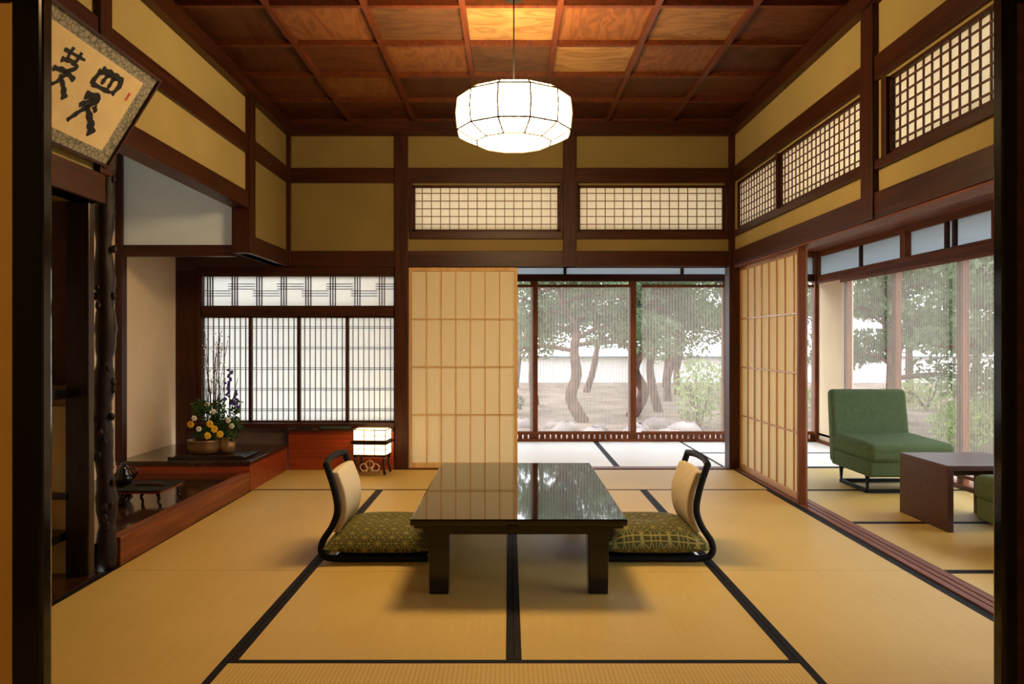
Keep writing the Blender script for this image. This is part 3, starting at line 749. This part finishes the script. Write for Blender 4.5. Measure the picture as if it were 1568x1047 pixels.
m=MB(); m.box(X0+.035,X1-.09,(Y0+Y1)/2-.012,(Y0+Y1)/2+.012,HT-.10,HT-.03,tablebrown); m.build('stretcher',e)

# ---------------- garden
GZ=-.35
m=MB(); m.add([(-40,YW+.2,GZ),(60,YW+.2,GZ),(60,70,GZ),(-40,70,GZ)],[(0,1,2,3)],groundm); m.add([(XW+.2,-20,GZ),(60,-20,GZ),(60,YW+.2,GZ),(XW+.2,YW+.2,GZ)],[(0,1,2,3)],groundm); m.build('ground')
m=MB(); m.box(-14,30,26,26.2,GZ,.55,wallout); m.box(-14,30,25.85,26.35,.55,.6,tilem); m.box(24,24.2,-10,26,GZ,.55,wallout); m.box(23.85,24.35,-10,26,.55,.6,tilem); m.build('garden_wall')
def pine(name,x,y,h,seed,lean=.4,tr=.11,low=.42,tw=.18):
    r=random.Random(seed); e=empty(name,(x,y,GZ)); m=MB()
    pts=[(0,0,-.02)]; px=py=0
    for i in range(1,8):
        px+=r.uniform(-1,1)*tw+lean*.07; py+=r.uniform(-.1,.1); pts.append((px,py,h*i/7))
    P=smoothpath(pts,4); n=len(P); m.tube(P,[tr*(1-.7*i/n) for i in range(n)],bark,9)
    ends=[]
    for b in range(13):
        i=int(n*(low+(.97-low)*b/13)); p=P[min(i,n-1)]; a=r.uniform(0,6.28); l=r.uniform(.6,1.5)*(1.1-.4*b/13)
        q=p+Vector((math.cos(a)*l,math.sin(a)*l,r.uniform(-.15,.3))); mid=(p+q)/2+Vector((0,0,.12)); m.tube(smoothpath([p,mid,q],3),[.04]*3+[.03]*3+[.015],bark,6); ends+= [q,mid]
    ends.append(P[-1]); m.build('trunk',e)
    m=MB()
    for q in ends: 
        m.cloud((q.x,q.y,q.z+.08),(.6,.6,.2),280,.06,pineleaf,r)
    m.build('needles',e)
for i,(x,y,h,s,l) in enumerate([(1.35,13.2,3.0,1,-.6),(2.35,14.2,3.2,2,.5),(3.1,15.2,3.4,3,.2),(.6,17,3.8,4,.4),(5.6,17.0,3.8,5,-.5),(7.2,14,3.8,6,.6),(4.6,20,4.2,7,.3),(9.0,12.5,3.6,9,.3),(8.2,9.8,3.6,10,-.3),(10.5,10.0,4,11,.3),(7.8,7.6,3.2,12,.2),(12.5,14.5,4.2,13,.2),(11.5,7,4,14,.3),(2.2,21,4.4,15,.3),(9.6,17.5,4.4,16,.3),(3.9,18,4,17,0),(6.3,11.8,3,18,.2),(6.6,8.6,3,19,.2)]):
    pine('pine_tree' if i==0 else 'pine_tree.%03d'%i,x,y,h,s,l,low=.42 if x<6 else .3,tr=.12 if i<2 else .10,tw=.26 if i<3 else .18)
def gtree(name,x,y,h,r0,seed,n=14):
    r=random.Random(seed); e=empty(name,(x,y,GZ)); m=MB()
    m.tube(smoothpath([(0,0,-.02),(.1,0,h*.4),(-.05,.05,h*.9)]),.1,bark,8)
    cs=[]
    for k in range(n):
        a=r.uniform(0,6.28); q=Vector((math.cos(a)*r0*r.uniform(.2,1),math.sin(a)*r0*r.uniform(.2,1),h*r.uniform(.3,1.05))); cs.append(q)
        m.tube([(0,0,q.z*.7),q],[.04,.015],bark,5)
    m.build('trunk',e); m=MB()
    for q in cs: m.cloud(q,(.8,.8,.55),300,.09,[pineleaf,pineleaf,shrubleaf][r.randrange(3)],r)
    m.build('leaves',e)
for i,(x,y,h,r0) in enumerate([(15,18,3.6,1.8),(17,12,3.6,1.8),(16,8.5,3.4,1.6),(13,20.5,3.6,1.8),(19,15.5,4,2),(8,22,3.6,1.8),(.2,23,3.8,1.8),(5,23.5,3.6,1.8),(14.5,5,3.2,1.6)]):
    gtree('broadleaf_tree' if i==0 else 'broadleaf_tree.%03d'%i,x,y,h,r0,200+i)
def shrub(name,x,y,r0,h,mt,seed,n=2200):
    r=random.Random(seed); m=MB(); 
    for k in range(6): m.tube([(x,y,GZ-.01),(x+r.uniform(-.5,.5)*r0,y+r.uniform(-.5,.5)*r0,GZ+h*1.2)],.015,bark,5)
    m.cloud((x,y,GZ+h),(r0,r0,h),n,.05,mt,r); m.build(name)
sh=[(3.2,12.3,.45,.6,0),(4.35,13.4,.62,.75,0),(5.4,14.4,.7,.35,0),(-.2,14.5,.5,.25,1),(6.2,9.9,.5,.3,0),(7.2,10.8,.7,.35,0),(7.9,12,.6,.35,0),(6.0,7.3,.45,.3,0),(5.8,6.2,.5,.3,0),(8.9,15.6,.8,.4,0)]
for i,(x,y,r0,h,k) in enumerate(sh): shrub('garden_shrub' if i==0 else 'garden_shrub.%03d'%i,x,y,r0,h,[shrubleaf,pineleaf][k],40+i,int(1600*max(.6,r0)))
rr=random.Random(77)
rk=[(.9,11.6),(1.5,12.0),(2.0,11.4),(2.5,12.3),(.2,12.4),(.75,12.3),(2.7,11.3),(4.9,12.3),(1.8,10.7),(5.0,9.9),(6.9,7.0),(5.4,8.2),(7.3,9.4),(6.7,5.4),(1.25,11.0),(3.0,10.6),(2.35,10.7)]
for i,(x,y) in enumerate(rk):
    m=MB(); s=rr.uniform(.10,.22); m.blob((x,y,GZ+s*.25),(s*1.2,s*.8,s*.7),rockm,rr,.2,9,6); m.build('garden_rock' if i==0 else 'garden_rock.%03d'%i)

# ---------------- sky
w=bpy.data.worlds.new('sky'); S.world=w; w.use_nodes=True; nt=w.node_tree; nt.nodes.clear()
o=nt.nodes.new('ShaderNodeOutputWorld'); b=nt.nodes.new('ShaderNodeBackground'); b.inputs['Strength'].default_value=7.5
tc=nt.nodes.new('ShaderNodeTexCoord'); sx=nt.nodes.new('ShaderNodeSeparateXYZ'); L(nt,tc.outputs['Generated'],sx.inputs[0])
col=ramp(nt,sx.outputs[2],[(0,(.92,.95,1)),(.7,(.80,.88,1))]); L(nt,col,b.inputs['Color']); L(nt,b.outputs[0],o.inputs['Surface'])

# ---------------- camera
cd=bpy.data.cameras.new('camera'); cam=bpy.data.objects.new('camera',cd); COL.objects.link(cam)
cam.location=(0,0,1.1); cam.rotation_euler=(math.pi/2,0,0); cd.lens=25.7; cd.sensor_width=36; cd.shift_x=.0025; cd.clip_start=.05
S.camera=cam
